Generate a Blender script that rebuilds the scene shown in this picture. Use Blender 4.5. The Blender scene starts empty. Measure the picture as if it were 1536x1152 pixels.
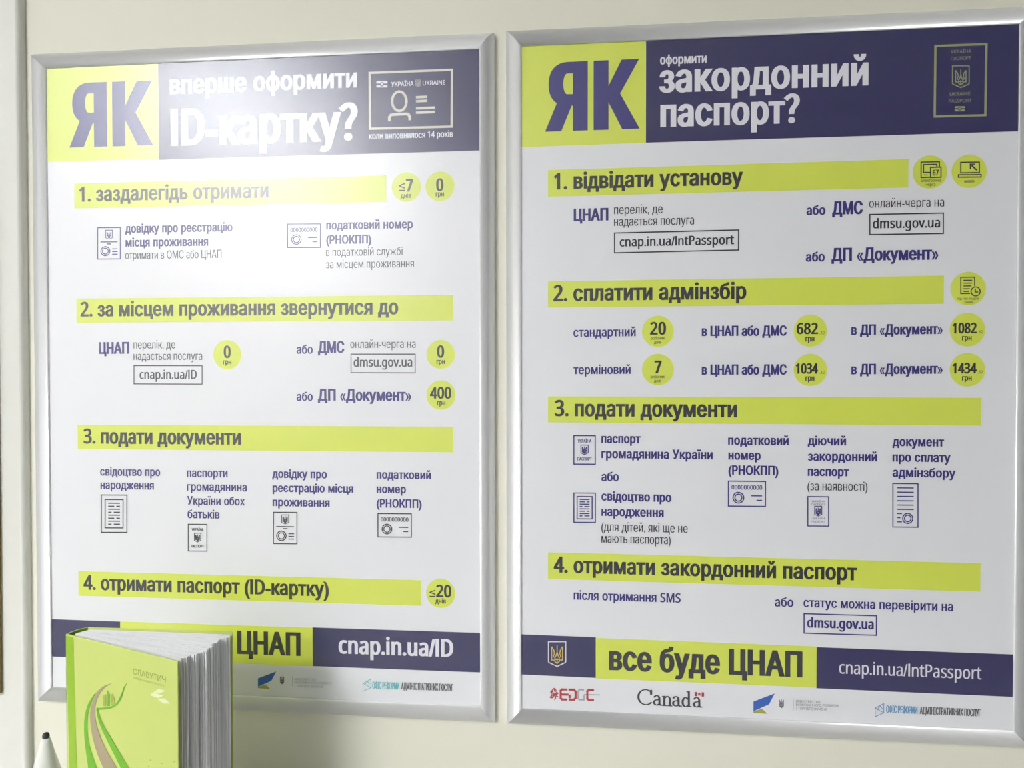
import bpy, bmesh, math, random
import numpy as np
from mathutils import Vector, Matrix, geometry

random.seed(7)
sc = bpy.context.scene
C = sc.collection
Z0 = 1.725                      # height of the left poster's inner top edge above the floor

# ------------------------------------------------------------------ camera, world, light, exposure
F_PX = 1110.93
PIT, YAW, ROL = -0.01473840, 0.09999173, -0.00078594
CAM = np.array([0.70572923, -0.40010286, 0.91287934])      # x right, y up, z out of the wall
def _rot(a, b, c):
    rx = np.array([[1, 0, 0], [0, math.cos(a), -math.sin(a)], [0, math.sin(a), math.cos(a)]])
    ry = np.array([[math.cos(b), 0, math.sin(b)], [0, 1, 0], [-math.sin(b), 0, math.cos(b)]])
    rz = np.array([[math.cos(c), -math.sin(c), 0], [math.sin(c), math.cos(c), 0], [0, 0, 1]])
    return ry @ rx @ rz
RM = _rot(PIT, YAW, ROL)
T = np.array([[1, 0, 0], [0, 0, -1], [0, 1, 0]])            # wall frame -> world (X right, Y into wall, Z up)
cam = bpy.data.cameras.new('camera')
cam.sensor_width = 36.0
cam.lens = F_PX / 1536 * 36.0
cam.clip_start = 0.01
cam_o = bpy.data.objects.new('camera', cam)
C.objects.link(cam_o)
W3 = T @ RM
m4 = Matrix.Identity(4)
for i in range(3):
    for j in range(3):
        m4[i][j] = W3[i][j]
cw = T @ CAM
m4.translation = Vector((cw[0], cw[1], cw[2] + Z0))
cam_o.matrix_world = m4
sc.camera = cam_o

world = bpy.data.worlds.new('world')
sc.world = world
world.use_nodes = True
world.node_tree.nodes['Background'].inputs[0].default_value = (0.9, 0.93, 1.0, 1)
world.node_tree.nodes['Background'].inputs[1].default_value = 0.3
sc.view_settings.view_transform = 'Standard'
sc.view_settings.look = 'None'
sc.view_settings.gamma = 1.0
sc.view_settings.use_curve_mapping = False
sc.view_settings.exposure = -0.42
LAMP_MAIN = 115.0        # emission of the ceiling panel whose glare sits on the left poster
LAMP_FAR = 130.0
WINDOW_W = 7.0          # daylight through the window to the left
CEIL = 2.70
ROOM = dict(x0=-1.55, x1=3.2, y0=-5.4)
# ------------------------------------------------------------------ helpers
def w3(x, y, z):
    """wall frame -> world"""
    return Vector((x, -z, y + Z0))
def ray(px, py):
    return RM @ np.array([(px - 768) / F_PX, (576 - py) / F_PX, -1.0])
def onz(px, py, z=0.0):
    d = ray(px, py)
    p = CAM + d * (z - CAM[2]) / d[2]
    return float(p[0]), float(p[1])
def ony(px, py, y):
    d = ray(px, py)
    p = CAM + d * (y - CAM[1]) / d[1]
    return float(p[0]), float(p[1]), float(p[2])

MATS = {}
def mat(name, col, rough=0.5, metal=0.0, emit=None, es=0.0, noise=0.03, nscale=60.0, bump=0.0, bscale=300.0, spec=0.5):
    if name in MATS:
        return MATS[name]
    m = bpy.data.materials.new(name)
    m.use_nodes = True
    nt = m.node_tree
    b = nt.nodes['Principled BSDF']
    b.inputs['Roughness'].default_value = rough
    b.inputs['Metallic'].default_value = metal
    b.inputs['Specular IOR Level'].default_value = spec
    tc = nt.nodes.new('ShaderNodeTexCoord')
    nz = nt.nodes.new('ShaderNodeTexNoise')
    nz.inputs['Scale'].default_value = nscale
    nz.inputs['Detail'].default_value = 4
    nt.links.new(tc.outputs['Object'], nz.inputs['Vector'])
    mix = nt.nodes.new('ShaderNodeMix')
    mix.data_type = 'RGBA'
    mix.inputs['A'].default_value = (*[c * (1 - noise) for c in col], 1)
    mix.inputs['B'].default_value = (*[min(1, c * (1 + noise)) for c in col], 1)
    nt.links.new(nz.outputs['Fac'], mix.inputs['Factor'])
    nt.links.new(mix.outputs['Result'], b.inputs['Base Color'])
    if bump:
        n2 = nt.nodes.new('ShaderNodeTexNoise')
        n2.inputs['Scale'].default_value = bscale
        n2.inputs['Detail'].default_value = 3
        nt.links.new(tc.outputs['Object'], n2.inputs['Vector'])
        bp = nt.nodes.new('ShaderNodeBump')
        bp.inputs['Strength'].default_value = bump
        bp.inputs['Distance'].default_value = 0.001
        nt.links.new(n2.outputs['Fac'], bp.inputs['Height'])
        nt.links.new(bp.outputs['Normal'], b.inputs['Normal'])
    if emit:
        b.inputs['Emission Color'].default_value = (*emit, 1)
        b.inputs['Emission Strength'].default_value = es
    MATS[name] = m
    return m
def srgb(r, g, b):
    f = lambda v: (v / 255 / 12.92) if v / 255 <= 0.04045 else ((v / 255 + 0.055) / 1.055) ** 2.4
    return (f(r), f(g), f(b))

def obj(name, verts, faces, m, parent=None, smooth=False, kind=None):
    """verts are world coordinates; the mesh is stored relative to its own centre"""
    V = [Vector(v) for v in verts]
    mn = Vector([min(v[i] for v in V) for i in range(3)])
    mx = Vector([max(v[i] for v in V) for i in range(3)])
    o0 = (mn + mx) / 2
    me = bpy.data.meshes.new(name)
    me.from_pydata([v - o0 for v in V], [], faces)
    me.update()
    me.materials.append(m)
    if smooth:
        for p in me.polygons:
            p.use_smooth = True
    o = bpy.data.objects.new(name, me)
    C.objects.link(o)
    o.location = o0
    if parent:
        par = parent
        base = Vector((0, 0, 0))
        while par:
            base += par.location
            par = par.parent
        o.location = o0 - base
        o.parent = parent
    if kind:
        o['kind'] = kind
    return o
def empty(name, loc):
    o = bpy.data.objects.new(name, None)
    o.empty_display_size = 0.02
    C.objects.link(o)
    o.location = loc
    return o
def tag(o, label, cat, group=None):
    o['label'] = label
    o['category'] = cat
    if group:
        o['group'] = group
    return o
class MB:
    def __init__(s):
        s.v = []; s.f = []
    def add(s, v, f):
        n = len(s.v)
        s.v += [Vector(a) for a in v]
        s.f += [tuple(i + n for i in q) for q in f]
        return s
    def box(s, x0, x1, y0, y1, z0, z1):
        v = [(x, y, z) for x in (x0, x1) for y in (y0, y1) for z in (z0, z1)]
        return s.add(v, [(0, 1, 3, 2), (4, 6, 7, 5), (0, 4, 5, 1), (2, 3, 7, 6), (0, 2, 6, 4), (1, 5, 7, 3)])
    def lathe(s, cx, cy, prof, n=32, M=None):
        v = []
        for r, z in prof:
            for k in range(n):
                a = 2 * math.pi * k / n
                v.append(Vector((r * math.cos(a), r * math.sin(a), z)))
        if M is not None:
            v = [M @ q for q in v]
        v = [q + Vector((cx, cy, 0)) for q in v]
        f = []
        for i in range(len(prof) - 1):
            for k in range(n):
                f.append((i * n + k, i * n + (k + 1) % n, (i + 1) * n + (k + 1) % n, (i + 1) * n + k))
        f.append(tuple(reversed(range(n))))
        f.append(tuple(range((len(prof) - 1) * n, len(prof) * n)))
        return s.add(v, f)
    def build(s, name, m, parent=None, smooth=False, kind=None):
        return obj(name, s.v, s.f, m, parent, smooth, kind)
def bevel(o, w, seg=3):
    bm = bmesh.new(); bm.from_mesh(o.data)
    bmesh.ops.bevel(bm, geom=list(bm.edges), offset=w, segments=seg, affect='EDGES', profile=0.5)
    bm.to_mesh(o.data); bm.free()
    for p in o.data.polygons:
        p.use_smooth = True
    return o
def flatbox(m0, name, x0, x1, y0, y1, z0, z1, mt, parent=None, kind=None):
    """box in wall-frame coordinates"""
    return MB().box(x0, x1, -z1, -z0, y0 + Z0, y1 + Z0).build(name, mt, parent, kind=kind)

# ------------------------------------------------------------------ materials
M_WALL = mat('cream_wall_paint', (0.785, 0.768, 0.66), 0.6, noise=0.015, nscale=3, bump=0.15, bscale=450)
M_CEIL = mat('white_ceiling', (0.82, 0.82, 0.80), 0.8)
M_WALL2 = mat('grey_wall_paint', (0.36, 0.36, 0.37), 0.7)
M_FLOOR = mat('grey_floor', (0.20, 0.20, 0.20), 0.4, noise=0.1, nscale=8)
M_ALU = mat('satin_aluminium', (0.93, 0.93, 0.95), 0.36, 0.45, noise=0.02, nscale=200)
M_PVC = mat('white_plastic_trim', (0.86, 0.87, 0.88), 0.35)
M_WOOD = mat('brown_wood', (0.25, 0.17, 0.05), 0.5, noise=0.2, nscale=30)
M_PAPER = mat('poster_paper', (0.86, 0.86, 0.90), 0.6, spec=0.1, noise=0.006, nscale=20)
M_LIME = mat('lime_ink', srgb(220, 231, 84), 0.6, spec=0.1, noise=0.01)
M_NAVY = mat('navy_ink', srgb(24, 19, 86), 0.6, spec=0.1, noise=0.02)
M_INK = mat('dark_ink', srgb(30, 28, 42), 0.6, spec=0.1, noise=0.02)
M_INDIGO = mat('indigo_ink', srgb(42, 34, 122), 0.6, spec=0.1, noise=0.02)
M_GREY = mat('grey_ink', srgb(72, 72, 84), 0.6, spec=0.1, noise=0.02)
M_LGREY = mat('pale_grey_ink', srgb(165, 165, 175), 0.6, spec=0.1, noise=0.02)
M_WHITE = mat('white_print', (0.86, 0.85, 0.92), 0.6, spec=0.1, noise=0.01)
M_PALE = mat('pale_lime_print', srgb(232, 226, 212), 0.6, spec=0.1, noise=0.01)
M_OLIVE = mat('olive_print', srgb(160, 166, 120), 0.6, spec=0.1, noise=0.01)
M_BLACK = mat('black_ink', srgb(38, 36, 46), 0.6, spec=0.1, noise=0.02)
M_GOLD = mat('gold_print', srgb(222, 196, 80), 0.6, spec=0.1, noise=0.01)
M_RED = mat('red_print', srgb(178, 40, 56), 0.6, spec=0.1, noise=0.01)
M_BLUE = mat('blue_print', srgb(28, 92, 190), 0.6, spec=0.1, noise=0.05, nscale=90)
M_OCHRE = mat('ochre_print', srgb(176, 172, 60), 0.6, spec=0.1, noise=0.05)
M_TEAL = mat('teal_print', srgb(110, 190, 200), 0.6, spec=0.1, noise=0.01)
M_SKY = mat('sky_blue_print', srgb(90, 150, 200), 0.6, spec=0.1, noise=0.01)

def cover_mat():
    m = bpy.data.materials.new('matt_clear_cover')
    m.use_nodes = True
    nt = m.node_tree
    nt.nodes.clear()
    out = nt.nodes.new('ShaderNodeOutputMaterial')
    tr = nt.nodes.new('ShaderNodeBsdfTransparent')
    gl = nt.nodes.new('ShaderNodeBsdfGlossy')
    gl.inputs['Color'].default_value = (1, 1, 1, 1)
    gl.inputs['Roughness'].default_value = 0.33
    g2 = nt.nodes.new('ShaderNodeBsdfGlossy')
    g2.inputs['Roughness'].default_value = 0.55
    mg = nt.nodes.new('ShaderNodeMixShader')
    mg.inputs[0].default_value = 0.1
    fr = nt.nodes.new('ShaderNodeFresnel')
    geo = nt.nodes.new('ShaderNodeNewGeometry')      # a thin film reflects alike from both sides
    ior = nt.nodes.new('ShaderNodeMapRange')
    ior.inputs['To Min'].default_value = 2.0
    ior.inputs['To Max'].default_value = 1 / 2.0     # both faces of the film reflect
    nt.links.new(geo.outputs['Backfacing'], ior.inputs['Value'])
    nt.links.new(ior.outputs['Result'], fr.inputs['IOR'])
    tc = nt.nodes.new('ShaderNodeTexCoord')
    nz = nt.nodes.new('ShaderNodeTexNoise')
    nz.inputs['Scale'].default_value = 5
    bp = nt.nodes.new('ShaderNodeBump')
    bp.inputs['Strength'].default_value = 0.12
    bp.inputs['Distance'].default_value = 0.01
    nt.links.new(tc.outputs['Object'], nz.inputs['Vector'])
    nt.links.new(nz.outputs['Fac'], bp.inputs['Height'])
    nt.links.new(bp.outputs['Normal'], gl.inputs['Normal'])
    mx = nt.nodes.new('ShaderNodeMixShader')
    nt.links.new(fr.outputs[0], mx.inputs[0])
    nt.links.new(tr.outputs[0], mx.inputs[1])
    nt.links.new(gl.outputs[0], mg.inputs[1])
    nt.links.new(g2.outputs[0], mg.inputs[2])
    nt.links.new(mg.outputs[0], mx.inputs[2])
    nt.links.new(mx.outputs[0], out.inputs[0])
    return m
M_COVER = cover_mat()

# ------------------------------------------------------------------ room shell
WALLZ = -0.004
R = ROOM
def struct(name, x0, x1, y0, y1, z0, z1, m):
    return MB().box(x0, x1, y0, y1, z0, z1).build(name, m, kind='structure')
struct('wall_back', R['x0'] - .1, R['x1'] + .1, -WALLZ, -WALLZ + .1, 0, CEIL, M_WALL)
struct('wall_right', R['x1'], R['x1'] + .1, R['y0'], -WALLZ, 0, CEIL, M_WALL2)
struct('wall_front', R['x0'] - .1, R['x1'] + .1, R['y0'] - .1, R['y0'], 0, CEIL, M_WALL2)
struct('floor', R['x0'] - .1, R['x1'] + .1, R['y0'] - .1, .1, -.1, 0, M_FLOOR)
struct('ceiling', R['x0'] - .1, R['x1'] + .1, R['y0'] - .1, .1, CEIL, CEIL + .1, M_CEIL)
# left wall with a window opening
wy0, wy1, wz0, wz1 = -1.7, -0.45, 1.05, 2.3
lw = MB()
lw.box(R['x0'] - .1, R['x0'], R['y0'], wy0, 0, CEIL)
lw.box(R['x0'] - .1, R['x0'], wy1, -WALLZ, 0, CEIL)
lw.box(R['x0'] - .1, R['x0'], wy0, wy1, 0, wz0)
lw.box(R['x0'] - .1, R['x0'], wy0, wy1, wz1, CEIL)
lw.build('wall_left', M_WALL, kind='structure')
wf = MB()
for a, b, c, d in ((wy0, wy0 + .06, wz0, wz1), (wy1 - .06, wy1, wz0, wz1), (wy0, wy1, wz0, wz0 + .06), (wy0, wy1, wz1 - .06, wz1), (-1.10, -1.05, wz0, wz1)):
    wf.box(R['x0'] - .08, R['x0'] - .02, a, b, c, d)
wf.build('window_1', M_PVC, kind='structure')
# daylight through that window
la = bpy.data.lights.new('window_daylight', 'AREA')
la.shape = 'RECTANGLE'; la.size = 1.2; la.size_y = 1.2
la.energy = WINDOW_W; la.color = (0.93, 0.96, 1.0)
lo = bpy.data.objects.new('window_daylight', la)
C.objects.link(lo)
lo.location = (R['x0'] - .12, (wy0 + wy1) / 2, (wz0 + wz1) / 2)
lo.rotation_euler = Vector((1, 0, 0)).to_track_quat('-Z', 'Y').to_euler()

def ceiling_lamp(cx, cy, hx, hy, strength, label):
    t = empty('ceiling_light', (cx, cy, CEIL))
    tag(t, label, 'ceiling light')
    fr = MB()
    for a, b, c, d in ((-hx - .03, hx + .03, -hy - .03, -hy), (-hx - .03, hx + .03, hy, hy + .03), (-hx - .03, -hx, -hy, hy), (hx, hx + .03, -hy, hy)):
        fr.box(cx + a, cx + b, cy + c, cy + d, CEIL - .06, CEIL)
    fr.build('frame', M_PVC, t)
    md = mat('lit_diffuser_%d' % int(strength * 10), (0.9, 0.9, 0.9), 0.5, emit=(0.97, 0.98, 1.0), es=strength)
    MB().box(cx - hx, cx + hx, cy - hy, cy + hy, CEIL - .05, CEIL - .03).build('diffuser', md, t)
ceiling_lamp(-1.05, -2.62, 0.30, 0.30, LAMP_MAIN, 'white square ceiling light panel, the one nearest the posters')
ceiling_lamp(-1.15, -4.1, 0.30, 0.30, LAMP_FAR, 'white square ceiling light panel, the one farther behind the viewer')

# ------------------------------------------------------------------ white vertical trim at the far left
xe = onz(42, 600, WALLZ)[0] + .002
TD = 0.0115
tx0 = -0.30
prof = [(tx0, 0.0)]
for k in range(9):
    a = math.pi / 2 * k / 8
    prof.append((xe - .006 + .006 * math.sin(a), TD - .006 + .006 * math.cos(a)))
prof[0] = (tx0, TD)
prof = [(tx0, 0)] + prof + [(xe, 0)]
v = []; f = []
n = len(prof)
for zz in (0.0, CEIL):
    for (x, d) in prof:
        v.append((x, -WALLZ - d, zz))
for i in range(n - 1):
    f.append((i, i + 1, n + i + 1, n + i))
f.append(tuple(range(n)))
f.append(tuple(reversed(range(n, 2 * n))))
M_TRIM = mat('cream_trim_paint', (0.74, 0.735, 0.69), 0.4)
tr = obj('trim_1', v, f, M_TRIM, kind='structure', smooth=False)
for p in tr.data.polygons[2:11]:
    p.use_smooth = True

# brown picture frame hanging on the trim board, its edge only just inside the picture
yb = onz(2, 1045, .02)[1]; yt = onz(2, 262, .02)[1]
xr = onz(.5, 700, WALLZ + .0115)[0]
bf = empty('picture_frame', w3(xr - .1, yb, .01))
tag(bf, 'brown wooden picture frame, its right edge just showing at the far left border', 'picture frame')
zb = WALLZ + TD
fw = .03
for (a, b, c, d) in ((xr - fw, xr, yb, yt), (xr - .2, xr - .2 + fw, yb, yt), (xr - .2 + fw, xr - fw, yb, yb + fw), (xr - .2 + fw, xr - fw, yt - fw, yt)):
    bevel(MB().box(a, b, -zb - .006, -zb, c + Z0, d + Z0).build('frame_rail', M_WOOD, bf), .001)
MB().box(xr - .2 + fw, xr - fw, -zb - .003, -zb, yb + fw + Z0, yt - fw + Z0).build('picture_sheet', M_PAPER, bf)

# ------------------------------------------------------------------ lettering engine
DG = bpy.context.evaluated_depsgraph_get()
_cache = {}
def sans(ch):
    """Latin letters and digits in the humanist sans forms of the fallback font (capital I stays plain)"""
    if 'A' <= ch <= 'Z' and ch != 'I':
        return chr(0x1D5A0 + ord(ch) - 65)
    if 'a' <= ch <= 'z':
        return chr(0x1D5BA + ord(ch) - 97)
    if '0' <= ch <= '9':
        return chr(0x1D7E2 + ord(ch) - 48)
    return ch
def text_contours(s, track=1.0):
    key = (s, track)
    if key in _cache:
        return _cache[key]
    if s.endswith('?'):                 # a plain round question mark, set close to the last letter
        a_ = text_contours(s[:-1], track)
        q_ = text_contours('\uff1f', track)
        qs = np.concatenate(q_)
        x1 = max(p[:, 0].max() for p in a_)
        k_ = .73 / (qs[:, 1].max() - qs[:, 1].min())
        _cache[key] = list(a_) + [np.stack([(p[:, 0] - qs[:, 0].min()) * k_ + x1 + .07, (p[:, 1] - qs[:, 1].min()) * k_], 1) for p in q_]
        return _cache[key]
    cu = bpy.data.curves.new('tmp', 'FONT')
    cu.body = ''.join(sans(ch) for ch in s); cu.size = 1.0; cu.space_character = track
    o = bpy.data.objects.new('tmp', cu)
    C.objects.link(o)
    bpy.context.view_layer.update()
    dg = bpy.context.evaluated_depsgraph_get()
    oe = o.evaluated_get(dg)
    c2 = oe.to_curve(dg, apply_modifiers=False)
    out = []
    for sp in c2.splines:
        bp = sp.bezier_points
        pts = []
        m = len(bp)
        if m < 3 and sp.type != 'BEZIER':
            continue
        for i in range(m):
            a, b = bp[i], bp[(i + 1) % m]
            p0, h0, h1, p1 = a.co.xy, a.handle_right.xy, b.handle_left.xy, b.co.xy
            ch = p1 - p0
            L = ch.length
            if L < 1e-7:
                continue
            dev = max(abs((h0 - p0).cross(ch)), abs((h1 - p0).cross(ch))) / L
            if dev < 0.004:
                pts.append(np.array(p0))
            else:
                k = 3 if dev < 0.05 else 5
                for j in range(k):
                    t = j / k
                    q = p0 * (1 - t) ** 3 + 3 * h0 * t * (1 - t) ** 2 + 3 * h1 * t * t * (1 - t) + p1 * t ** 3
                    pts.append(np.array(q))
        if len(pts) > 2:
            a_ = np.array(pts)
            if len(a_) == 4 and abs(a_[:, 1].max() - .682) < .003 and abs(a_[:, 1].min()) < .003:
                a_[:, 1] *= .714 / .682
            out.append(a_)
    oe.to_curve_clear()
    bpy.data.objects.remove(o)
    bpy.data.curves.remove(cu)
    _cache[key] = out
    return out
def area(p):
    x, y = p[:, 0], p[:, 1]
    return 0.5 * float(np.sum(x * np.roll(y, -1) - y * np.roll(x, -1)))
def grow(p, dx, dy, sign):
    if dx == 0 and dy == 0:
        return p
    # drop near-duplicate points
    keep = [0]
    for i in range(1, len(p)):
        if np.hypot(*(p[i] - p[keep[-1]])) > 1e-6:
            keep.append(i)
    p = p[keep]
    e = np.roll(p, -1, 0) - p
    L = np.hypot(e[:, 0], e[:, 1])[:, None] + 1e-12
    nrm = np.stack([e[:, 1], -e[:, 0]], 1) / L * sign
    n0 = np.roll(nrm, 1, 0)
    b = n0 + nrm
    d = np.sum(b * b, 1)[:, None]
    b = b * 2 / np.maximum(d, 0.8)          # limited miter
    return p + b * np.array([dx, dy])
def winding(pts, polys):
    w = np.zeros(len(pts))
    for p in polys:
        x0, y0 = p[:, 0], p[:, 1]
        x1, y1 = np.roll(x0, -1), np.roll(y0, -1)
        px, py = pts[:, 0][:, None], pts[:, 1][:, None]
        up = (y0 <= py) & (y1 > py)
        dn = (y0 > py) & (y1 <= py)
        cr = (x1 - x0) * (py - y0) - (px - x0) * (y1 - y0)
        w += np.sum(up & (cr > 0), 1) - np.sum(dn & (cr < 0), 1)
    return w
def fill(polys):
    """polys (2-D arrays) -> verts, tris, non-zero winding"""
    sc_ = 1000.0
    vs, es = [], []
    for p in polys:
        n0 = len(vs)
        vs += [Vector((a[0] * sc_, a[1] * sc_)) for a in p]
        es += [(n0 + i, n0 + (i + 1) % len(p)) for i in range(len(p))]
    r = geometry.delaunay_2d_cdt(vs, es, [], 0, 1e-4)
    V = np.array([(a.x, a.y) for a in r[0]]) / sc_
    Fc = [tuple(t) for t in r[2]]
    if not Fc:
        return V, []
    cen = np.array([V[list(t)].mean(0) for t in Fc])
    w = winding(cen, polys)
    return V, [t for t, q in zip(Fc, w) if abs(q) > 0.5]
HB = {}
def metrics(s):
    cyr = any('\u0400' <= ch <= '\u04ff' for ch in s)
    if cyr not in HB:
        a = text_contours('Н' if cyr else 'H')[0]
        xs = sorted(set(np.round(a[:, 0], 3))); ys = sorted(set(np.round(a[:, 1], 3)))
        HB[cyr] = dict(cap=float(ys[-1] - ys[0]), stem=float(xs[1] - xs[0]), bar=float(ys[2] - ys[1]))
    return HB[cyr]
WEIGHT = {'black': (0.215, 0.165, 1.16), 'bold': (0.195, 0.150, 1.06), 'semi': (0.170, 0.132, 1.04), 'regular': (0.13, 0.105, 1.02), 'light': (0.108, 0.090, 1.0)}
def text_mesh(s, W, H, weight):
    """text fitted to ink width W and cap height H, origin at left end of the baseline"""
    m = metrics(s)
    st, bt, track = WEIGHT[weight]
    cs = text_contours(s, track)
    allp = np.concatenate(cs)
    x0, x1 = allp[:, 0].min(), allp[:, 0].max()
    dy = 0.0
    dx = 0.0
    sx = sy = 1.0
    for it in range(4):
        sx = (W - 2 * dx) / (x1 - x0)
        sy = (H - 2 * dy) / m['cap']
        dx = (st * H - m['stem'] * sx) / 2
        dy = (bt * H - m['bar'] * sy) / 2
    cs = [np.stack([(p[:, 0] - x0) * sx + dx, p[:, 1] * sy + dy], 1) for p in cs]
    # cluster contours that overlap in x
    idx = sorted(range(len(cs)), key=lambda i: cs[i][:, 0].min())
    groups = []
    for i in idx:
        a, b = cs[i][:, 0].min(), cs[i][:, 0].max()
        if groups and a < groups[-1][1] - 1e-9:
            groups[-1][0].append(i); groups[-1][1] = max(groups[-1][1], b)
        else:
            groups.append([[i], b])
    V = []; Fc = []
    for g, _ in groups:
        polys = [cs[i] for i in g]
        big = max(polys, key=lambda p: abs(area(p)))
        sg = 1 if area(big) > 0 else -1
        big_h = max(p[:, 1].max() for p in polys) - min(p[:, 1].min() for p in polys)
        big_w = max(p[:, 0].max() for p in polys) - min(p[:, 0].min() for p in polys)
        g_ = .45 if (big_h < .62 * H and big_w > .2 * H and min(len(p) for p in polys) >= 5 and len(polys) == 2) else 1.0
        polys = [grow(p, dx * g_, dy * g_, sg) for p in polys]
        v_, f_ = fill(polys)
        n0 = len(V)
        V += [tuple(a) for a in v_]
        Fc += [tuple(i + n0 for i in t) for t in f_]
    return V, Fc

# ------------------------------------------------------------------ printing helpers (poster plane z = 0)
L_BLOCK, L_BAR, L_TEXT, L_TOP = 0.00012, 0.0002, 0.0003, 0.0004
class Sheet:
    """print applied to a plane; to3(x, y, lift) gives world points; uv(px, py) plane coordinates"""
    def __init__(s, parent, uv, to3):
        s.parent = parent; s.uv = uv; s.to3 = to3
    def flat(s, name, V, Fc, m, lift):
        vv = [s.to3(a[0], a[1], lift + (a[2] if len(a) > 2 else 0)) for a in V]
        return obj(name, vv, Fc, m, s.parent)
    def text(s, st, xl, yl, xr, yr, cap, weight, m, name='lettering', lift=L_TEXT):
        a = np.array(s.uv(xl, yl)); b = np.array(s.uv(xr, yr))
        c = np.array(s.uv((xl + xr) / 2, (yl + yr) / 2 - cap)); d = (a + b) / 2
        W = float(b[0] - a[0]); H = float(c[1] - d[1])
        y = float(a[1] + b[1]) / 2
        V, Fc = text_mesh(st, W, H, weight)
        sl = (b[1] - a[1]) / W * 0.5
        V = [(a[0] + p[0], y + p[1] + sl * (p[0] - W / 2)) for p in V]
        return s.flat(name, V, Fc, m, lift)
    def quad(s, name, pts, m, lift=L_BAR):
        V = [s.uv(*p) for p in pts]
        return s.flat(name, V, [tuple(range(len(V)))], m, lift)
    def rect(s, name, xl, ytl, ybl, xr, ytr, ybr, m, lift=L_BAR):
        a, b, c, d = (s.uv(xl, ytl), s.uv(xl, ybl), s.uv(xr, ytr), s.uv(xr, ybr))
        x0 = (a[0] + b[0]) / 2; x1 = (c[0] + d[0]) / 2
        # a true rectangle, half of the small measured skew kept
        yt = (a[1] + c[1]) / 2; yb_ = (b[1] + d[1]) / 2
        k = 0.5
        V = [(x0, yb_ + (b[1] - yb_) * k), (x1, yb_ + (d[1] - yb_) * k), (x1, yt + (c[1] - yt) * k), (x0, yt + (a[1] - yt) * k)]
        return s.flat(name, V, [(0, 1, 2, 3)], m, lift)
    def disc(s, name, cx, cy, r, m, lift=L_BAR):
        c = s.uv(cx, cy); e = s.uv(cx + r, cy); g = s.uv(cx, cy - r)
        R_ = ((e[0] - c[0]) + (g[1] - c[1])) / 2
        V = [(c[0] + R_ * math.cos(2 * math.pi * k / 48), c[1] + R_ * math.sin(2 * math.pi * k / 48)) for k in range(48)]
        return s.flat(name, V, [tuple(range(48))], m, lift)
    def strokes(s, name, lines, w, m, lift=L_TEXT):
        """lines: list of (pts px, closed); w in px"""
        k = s.uv(101, 500)[0] - s.uv(100, 500)[0] if False else abs(s.uv(lines[0][0][0][0] + 1, lines[0][0][0][1])[0] - s.uv(lines[0][0][0][0], lines[0][0][0][1])[0])
        V = []; Fc = []
        for ln in lines:
            pts, closed = ln[0], ln[1]
            h = (ln[2] if len(ln) > 2 else w) * k / 2
            P = [np.array(s.uv(*q)) for q in pts]
            mseg = len(P) if closed else len(P) - 1
            for i in range(mseg):
                a, b = P[i], P[(i + 1) % len(P)]
                d = b - a; Ln = np.hypot(*d)
                if Ln < 1e-9:
                    continue
                d = d / Ln; nn = np.array([-d[1], d[0]]) * h
                ea = d * h * (0.95 if (closed or i > 0) and len(P) < 12 else 0.0)
                eb = d * h * (0.95 if (closed or i < mseg - 1) and len(P) < 12 else 0.0)
                n0 = len(V)
                z_ = (n0 // 4) * 6e-7            # overlapping strokes never share one plane
                V += [(*q, z_) for q in (a - ea - nn, b + eb - nn, b + eb + nn, a - ea + nn)]
                Fc.append((n0, n0 + 1, n0 + 2, n0 + 3))
        return s.flat(name, V, Fc, m, lift)
def circ(cx, cy, rx, ry=None, n=36, a0=0, a1=2 * math.pi):
    ry = ry or rx
    full = abs(a1 - a0 - 2 * math.pi) < 1e-6
    k = n if full else n + 1
    return [(cx + rx * math.cos(a0 + (a1 - a0) * i / n), cy - ry * math.sin(a0 + (a1 - a0) * i / n)) for i in range(k)]
def qrect(x0, y0, x1, y1, s=0.0):
    """px rectangle with slope s (dy/dx)"""
    w = x1 - x0
    return [(x0, y0 - s * w / 2), (x1, y0 + s * w / 2), (x1, y1 + s * w / 2), (x0, y1 - s * w / 2)]
def skew(lines, cx, s):
    return [tuple([[(x, y + s * (x - cx)) for x, y in l[0]]] + list(l[1:])) for l in lines]

def shield(sh, x0, y0, x1, y1, m1, m2, w=1.0, fine=True, frame=True):
    W, H = x1 - x0, y1 - y0
    P = lambda u, v: (x0 + u * W, y0 + v * H)
    if frame:
        sh.strokes('emblem', [([P(0, 0), P(1, 0), P(1, .8), P(.97, .84), P(.5, 1), P(.03, .84), P(0, .8)], True)], w, m1)
    w2 = w * .95
    L = [
        ([P(.5, .14), P(.5, .42)], False), ([P(.5, .42), P(.44, .56), P(.36, .66)], False), ([P(.5, .42), P(.56, .56), P(.64, .66)], False),
        ([P(.19, .2), P(.19, .74), P(.36, .74), P(.38, .8), P(.5, .88), P(.62, .8), P(.64, .74), P(.81, .74), P(.81, .2)], False),
        ([P(.19, .2), P(.31, .34), P(.35, .48), P(.28, .6), P(.38, .64), P(.38, .74)], False),
        ([P(.81, .2), P(.69, .34), P(.65, .48), P(.72, .6), P(.62, .64), P(.62, .74)], False),
        ([P(.5, .66), P(.5, .84)], False), ([P(.4, .72), P(.6, .72)], False)]
    sh.strokes('emblem', L, w2, m2)

def lathe_arc(*a):
    pass
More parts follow.
